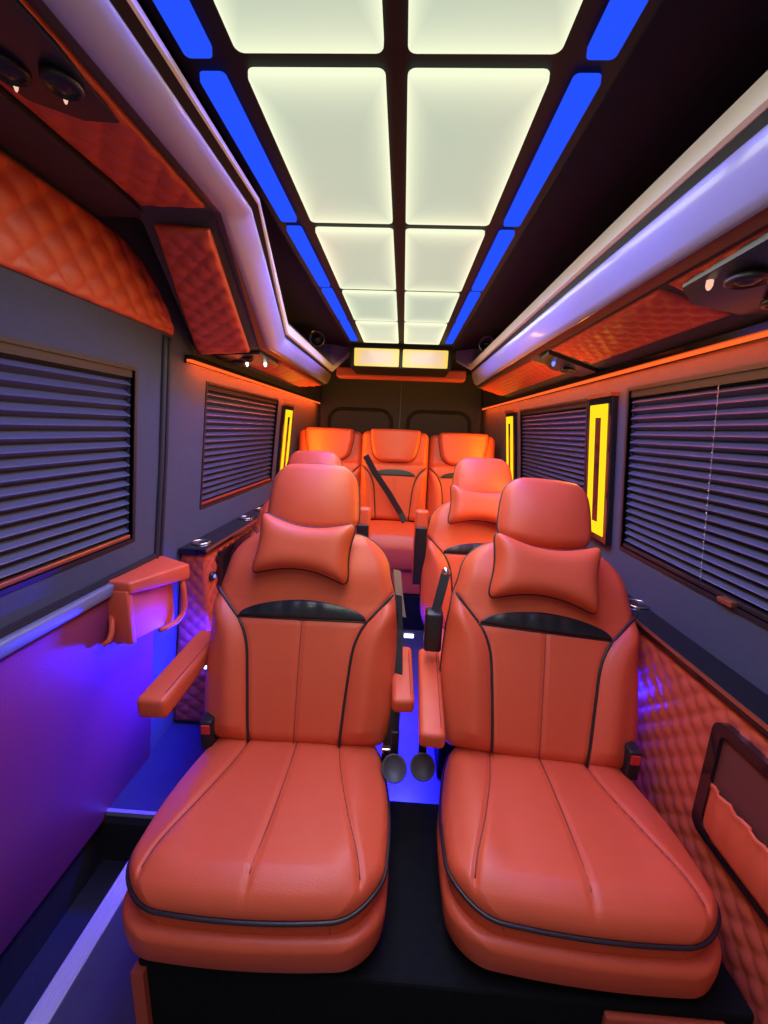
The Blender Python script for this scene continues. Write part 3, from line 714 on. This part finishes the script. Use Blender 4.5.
def armrest(root, x, y0, y1, z, w=.039, raised=False, th=.058):
    if not raised:
        bm = bmesh.new(); q = w*.94
        hexa(bm, [(x-q, y0+.006, z-th), (x+q, y0+.006, z-th), (x+w, y1, z-.052), (x-w, y1, z-.052), (x-q, y0, z-.008), (x+q, y0, z-.008), (x+w, y1, z), (x-w, y1, z)])
        bevel(bm, .015, 4); a = obj('armrest', bm, LEATHER, root, True)
        bm = bmesh.new(); tube(bm, [(x+q*.66, y0+.03, z-.0068), (x+w*.66, y1-.03, z-.0008)], .0012, 5); obj('armrest_seam', bm, SEAM, a)
    else:
        bm = bmesh.new(); b2 = rbox(x-.034, x+.034, .10, .155, .40, .74, .014); bm.free()
        a = obj('armrest', b2, LEATHER, root, True)
        obj('armrest_underside', rbox(x-.030, x+.030, .085, .104, .36, .66, .008), BPLAST, a)
    return a
def cup_holder(root, x):
    bm = bmesh.new(); c = (x, -.108, .195); ax = (0, -.75, .66)
    lathe(bm, [(.030, -.02), (.035, -.016), (.036, 0), (.034, .004), (.031, .004), (.029, -.001), (.001, -.001)], c, ax, 32)
    o = obj('cup_holder', bm, GREYP, root, True)
    obj('cup_holder_hinge', rbox(x-.012, x+.012, -.06, -.04, .18, .27, .004), BPLAST, o)
    return o
def buckle(root, x):
    bm = rbox(x-.018, x+.018, -.055, -.005, .17, .265, .006); b = obj('belt_buckle', bm, BPLAST, root, True)
    bm = rbox(x-.013, x+.013, -.0585, -.050, .225, .255, .003, 2); obj('release_button', bm, RED, b, label='red release button')
    bm = bmesh.new(); tube(bm, [(x, -.03, .18), (x, -.02, .12), (x*.93, -.01, .08)], .012, 8); obj('buckle_stalk', bm, BPLAST, b, True)

sL = thing('captain_seat', 'front orange leather captain seat on the left, its outer armrest lowered', 'seat', (-.246, 1.040, SZ), radians(1.2), "orange captain's seats")
backL = make_seat(sL)
sR = dup(sL, (.476, 1.040, SZ), radians(-2.2), 'front orange leather captain seat on the right, by the black framed pouch')
sR.scale = (1, .955, 1)
for c in sR.children:
    if c.name.startswith('backrest'): c.rotation_euler = (-radians(25), radians(3.4), 0); backR = c
s2R = dup(sL, (.462, 1.80, SZ), radians(0), 'orange captain seat behind the front right seat, with its own neck pillow')
s2L = dup(sL, (-.425, 1.80, SZ), radians(0), 'orange captain seat behind the front left seat, mostly hidden')
for r in (s2R, s2L):
    bm = rbox(-.22, .22, -.42, .03, -SZ, .002, .01); obj('pedestal', bm, CARPET, r)
# extras of the front pair
armrest(sL, -.345, -.160, .20, .420, .043, th=.072); armrest(sL, .318, -.07, .21, .390, .034)
armrest(sR, -.322, -.20, .215, .385, .036)
cup_holder(sL, .300); cup_holder(sR, -.336)
buckle(sL, -.256); buckle(sR, .258)
# seat belts
bm = bmesh.new(); ribbon(bm, [(.287, .155, .60), (.294, .12, .50), (.297, .060, .40), (.293, .0, .26), (.284, -.015, .14), (.275, -.01, .09)], (1, -.45, 0), .022, .003, (0, -1, 0))
obj('seat_belt', bm, WEB, sL, label='black seat belt')
bm = bmesh.new(); ribbon(bm, [(.288, .22, .66), (.300, .19, .58), (.312, .165, .52)], (1, -.6, 0), .014, .002, (.3, -1, 0)); obj('belt_loop', bm, BEIGE, sL, label='beige webbing loop')
obj('belt_tongue', rbox(.262, .292, -.055, -.035, .19, .205, .004, 2), CHROME, sL)
bm = bmesh.new(); lathe(bm, [(.013, -.012), (.015, -.004), (.014, .008), (.008, .014), (.001, .015)], (-.285, .19, .675), (-.3, -1, .2), 20); kb = obj('belt_guide', bm, CHROME, sR, True)
bm = bmesh.new(); ribbon(bm, [(-.287, .18, .672), (-.298, .165, .62), (-.312, .15, .555)], (1, -.5, 0), .016, .003, (0, -1, 0)); obj('seat_belt', bm, WEB, sR, label='black seat belt')
obj('belt_retractor', rbox(-.345, -.288, .12, .18, .42, .555, .010), BPLAST, sR, True)
armrest(s2R, -.312, 0, 0, 0, raised=True); armrest(s2L, .285, 0, 0, 0, raised=True)

# neck pillows
def neck_pillow(label, seat_loc, rz, rec, dx, s, roll, n0=.115, sc=1.0, lean=0):
    """bone-shaped cushion strapped to the back below the headrest"""
    hw, hh = .160*sc, .106*sc
    bm = bmesh.new(); nu = nv = 44; F_, B_ = [], []; rim = []
    def xy(u, v):
        x = hw*u*(.86+.14*abs(v)**2); z = v*hh*(.60+.42*abs(u)**2.0)
        # round the four tips
        k = 1-.17*(abs(u)*abs(v))**5; return x*k, z*k
    for j in range(nv+1):
        fr, br = [], []
        for i in range(nu+1):
            u = sin(pi/2*(2*i/nu-1)); v = sin(pi/2*(2*j/nv-1)); x, z = xy(u, v)
            th = .050*sc*max(0, (1-u**6)*(1-v**4))**.5 * (1+.15*u*u)
            fv = bm.verts.new((x, -th, z)); fr.append(fv)
            br.append(fv if (i in (0, nu) or j in (0, nv)) else bm.verts.new((x, th*.6, z)))
        F_.append(fr); B_.append(br)
    for j in range(nv):
        for i in range(nu):
            bm.faces.new((F_[j][i], F_[j][i+1], F_[j+1][i+1], F_[j+1][i]))
            q = (B_[j][i], B_[j+1][i], B_[j+1][i+1], B_[j][i+1])
            if len(set(q)) == 4 and not all(v in (F_[j][i], F_[j][i+1], F_[j+1][i+1], F_[j+1][i]) for v in q): bm.faces.new(q)
    loop = [(0, i) for i in range(nu)] + [(j, nu) for j in range(nv)] + [(nv, i) for i in range(nu, 0, -1)] + [(j, 0) for j in range(nv, 0, -1)]
    rimp = [Vector(F_[j][i].co) for j, i in loop]
    t = thing('neck_pillow', label, 'pillow', (0, 0, 0), 0, 'orange neck pillows')
    M = Matrix.Translation(seat_loc) @ Matrix.Rotation(rz, 4, 'Z') @ Matrix.Translation((0, 0, .168)) @ Matrix.Rotation(lean, 4, 'Y') @ Matrix.Rotation(-rec, 4, 'X') @ Matrix.Translation((dx, -n0, s)) @ Matrix.Rotation(roll, 4, 'Y')
    t.location = M.to_translation(); t.rotation_euler = M.to_euler()
    obj('pillow_body', bm, LEATHER, t, True)
    bm = bmesh.new(); tube(bm, rimp, .0042, 8, True); obj('pillow_piping', bm, PIPING, t, True)
neck_pillow('bone shaped orange neck pillow on the front left seat', (-.246, 1.040, SZ), radians(1.2), radians(21.5), .0, .588, radians(5))
neck_pillow('bone shaped orange neck pillow on the front right seat', (.476, 1.040, SZ), radians(-2.2), radians(25), -.025, .548, radians(2), sc=1.10, lean=radians(3.4))
neck_pillow('smaller orange neck pillow on the second right seat, behind the front one', (.462, 1.80, SZ), 0, radians(21.5), -.03, .60, radians(3), .13, 1.06)

# rear row: three wide-backed seats side by side
def make_rear(root, hx):
    S_ = .69; hw = .232
    Wf = lambda s: hw - rc(s, S_, .03, .045)
    xp = lambda s: interp([0, .15, .28, .36, .40, .42], [.115, .125, .14, .17, .205, .225], s)
    def bf(x, s, d, u):
        n = .06 + .02*(1-u*u)
        if s < .42: n += .016*exp(-((abs(x)-xp(s)-.04)/.035)**2) - .007*gro(abs(x)-xp(s), .008)
        if s < .33: n -= .005*gro(x, .006)
        n -= .010*gro(s-.43, .012)
        return n - fillet(d, .04)
    P = lambda x, s, n: (x, -n, s)
    bm, rim = pad(Wf, S_, bf, [(0, -.02), (.004, -.06), (.03, -.10)], P, 60, 80)
    b = obj('backrest', bm, LEATHER, root, True); b.location = (0, .06, .42); b.rotation_euler = (-radians(10), 0, 0)
    bm = bmesh.new(); tube(bm, [P(x, s, n-.004) for x, s, n in rim][::2], .004, 6, True)
    for sg in (-1, 1): tube(bm, [P(sg*xp(s), s, bf(sg*xp(s), s, .06, .6)+.003) for s in [.012+.0102*k for k in range(41)]], .004, 6)
    obj('back_piping', bm, PIPING, b, True)
    bm, _ = pad(lambda s: .145*max(0, 1-(s/.05)**2)**.5+.002, .05, lambda x, s, d, u: bf(x, s+.345, .06, .3)+.008-fillet(d, .005), [(0, -.012)], lambda x, s, n: P(x, s+.345, n), 40, 12)
    obj('lumbar_insert', bm, BLACKL, b, True, label='black leather insert')
    H = .25
    Wh = lambda s: lerp(.140, .172, min(1, s/.17)) - rc(s, H, .075, .02)
    bm, rim = pad(Wh, H, lambda x, s, d, u: .115+.018*(1-u*u)-fillet(d, .028), [(0, -.02), (.002, -.05)], lambda x, s, n: P(x+hx, s+.448, n), 44, 44)
    h = obj('headrest', bm, LEATHER, b, True)
    bm = bmesh.new(); tube(bm, [P(x+hx, s+.448, n-.006) for x, s, n in rim][::2], .004, 6, True); obj('headrest_piping', bm, PIPING, h, True)
    L = .48
    bm, rim = pad(lambda s: .222 - rc(s, L, .07, .02), L, lambda x, s, d, u: .40+.028*(1-u**4)*min(1, s/.06) - fillet(d, .045) - .03*exp(-(s/.05)**2), [(0, -.05), (.004, -.12), (.02, -.15)], lambda x, s, n: (x, -.44+s, n), 40, 44)
    c = obj('seat_cushion', bm, LEATHER, root, True)
    obj('seat_base', rbox(-.215, .215, -.40, .05, 0, .275, .012), LEATHER, root, True)
    return b
RZ = .262
labs = ['orange leather seat in the rear row beside the left wall', 'middle seat of the rear row, with a belt across its back', 'orange leather seat in the rear row beside the right wall']
rear0 = thing('bench_seat', labs[1], 'seat', (-.020, 3.06, RZ), 0, 'rear row seats'); make_rear(rear0, 0); rear0.scale = (1.14, 1.05, 1.02)
for x, y, hx, lb in ((-.553, 3.14, .0, labs[0]), (.523, 3.14, .0, labs[2])):
    r = dup(rear0, (x, y, RZ-.01), 0, lb)
bm = bmesh.new()
ribbon(bm, [(-.185, -.125, .93), (-.12, -.095, .80), (-.03, -.075, .66), (.06, -.055, .50), (.09, -.08, .44)], (1, 0, .65), .021, .003, (0, -1, 0)); obj('seat_belt', bm, WEB, rear0, label='dark belt across the backrest')

# ------------------------------------------------------------------ blue floor lamps
def floor_lamp(loc, d, sx, label, power):
    t = thing('courtesy_lamp', label, 'lamp', loc, 0, 'blue courtesy lamps')
    obj('lamp_housing', rbox(-sx-.006, sx+.006, -.006, .008, -.012, .012, .003, 2), BPLAST, t)
    obj('lamp_lens', rbox(-sx, sx, -.010, -.004, -.009, .009, .003, 2), ELAMP, t)
    if power:
        a = area('courtesy_light', Vector(loc)+Vector(d)*.02, d, .06, .03, power, BLUE)
floor_lamp((.10, 1.50, .575), (0, -.6, -.8), .020, 'white-blue courtesy lamp between the front seats', 0)
floor_lamp((-.775, 1.545, .34), (-.45, -.75, -.45), .020, 'bright blue courtesy lamp low beside the door', 0)
area('blue_floor_light', (.12, 1.52, .42), (0, -.1, -1), .06, .08, 50, BLUE, 140)
area('blue_floor_light', (.12, 1.70, .55), (0, .3, -1), .08, .06, 5, BLUE)
area('blue_floor_light', (-.70, 1.50, .50), (-.8, -.55, -.35), .08, .06, 32, BLUE)
area('blue_floor_light', (-.64, 1.50, .42), (-.25, -.1, -1), .08, .06, 70, BLUE)
area('blue_floor_light', (.10, 2.2, .45), (0, -.2, -1), .08, .06, 4, BLUE)
area('blue_floor_light', (.775, 1.20, .60), (.6, -.9, -.2), .03, .03, 2, BLUE)
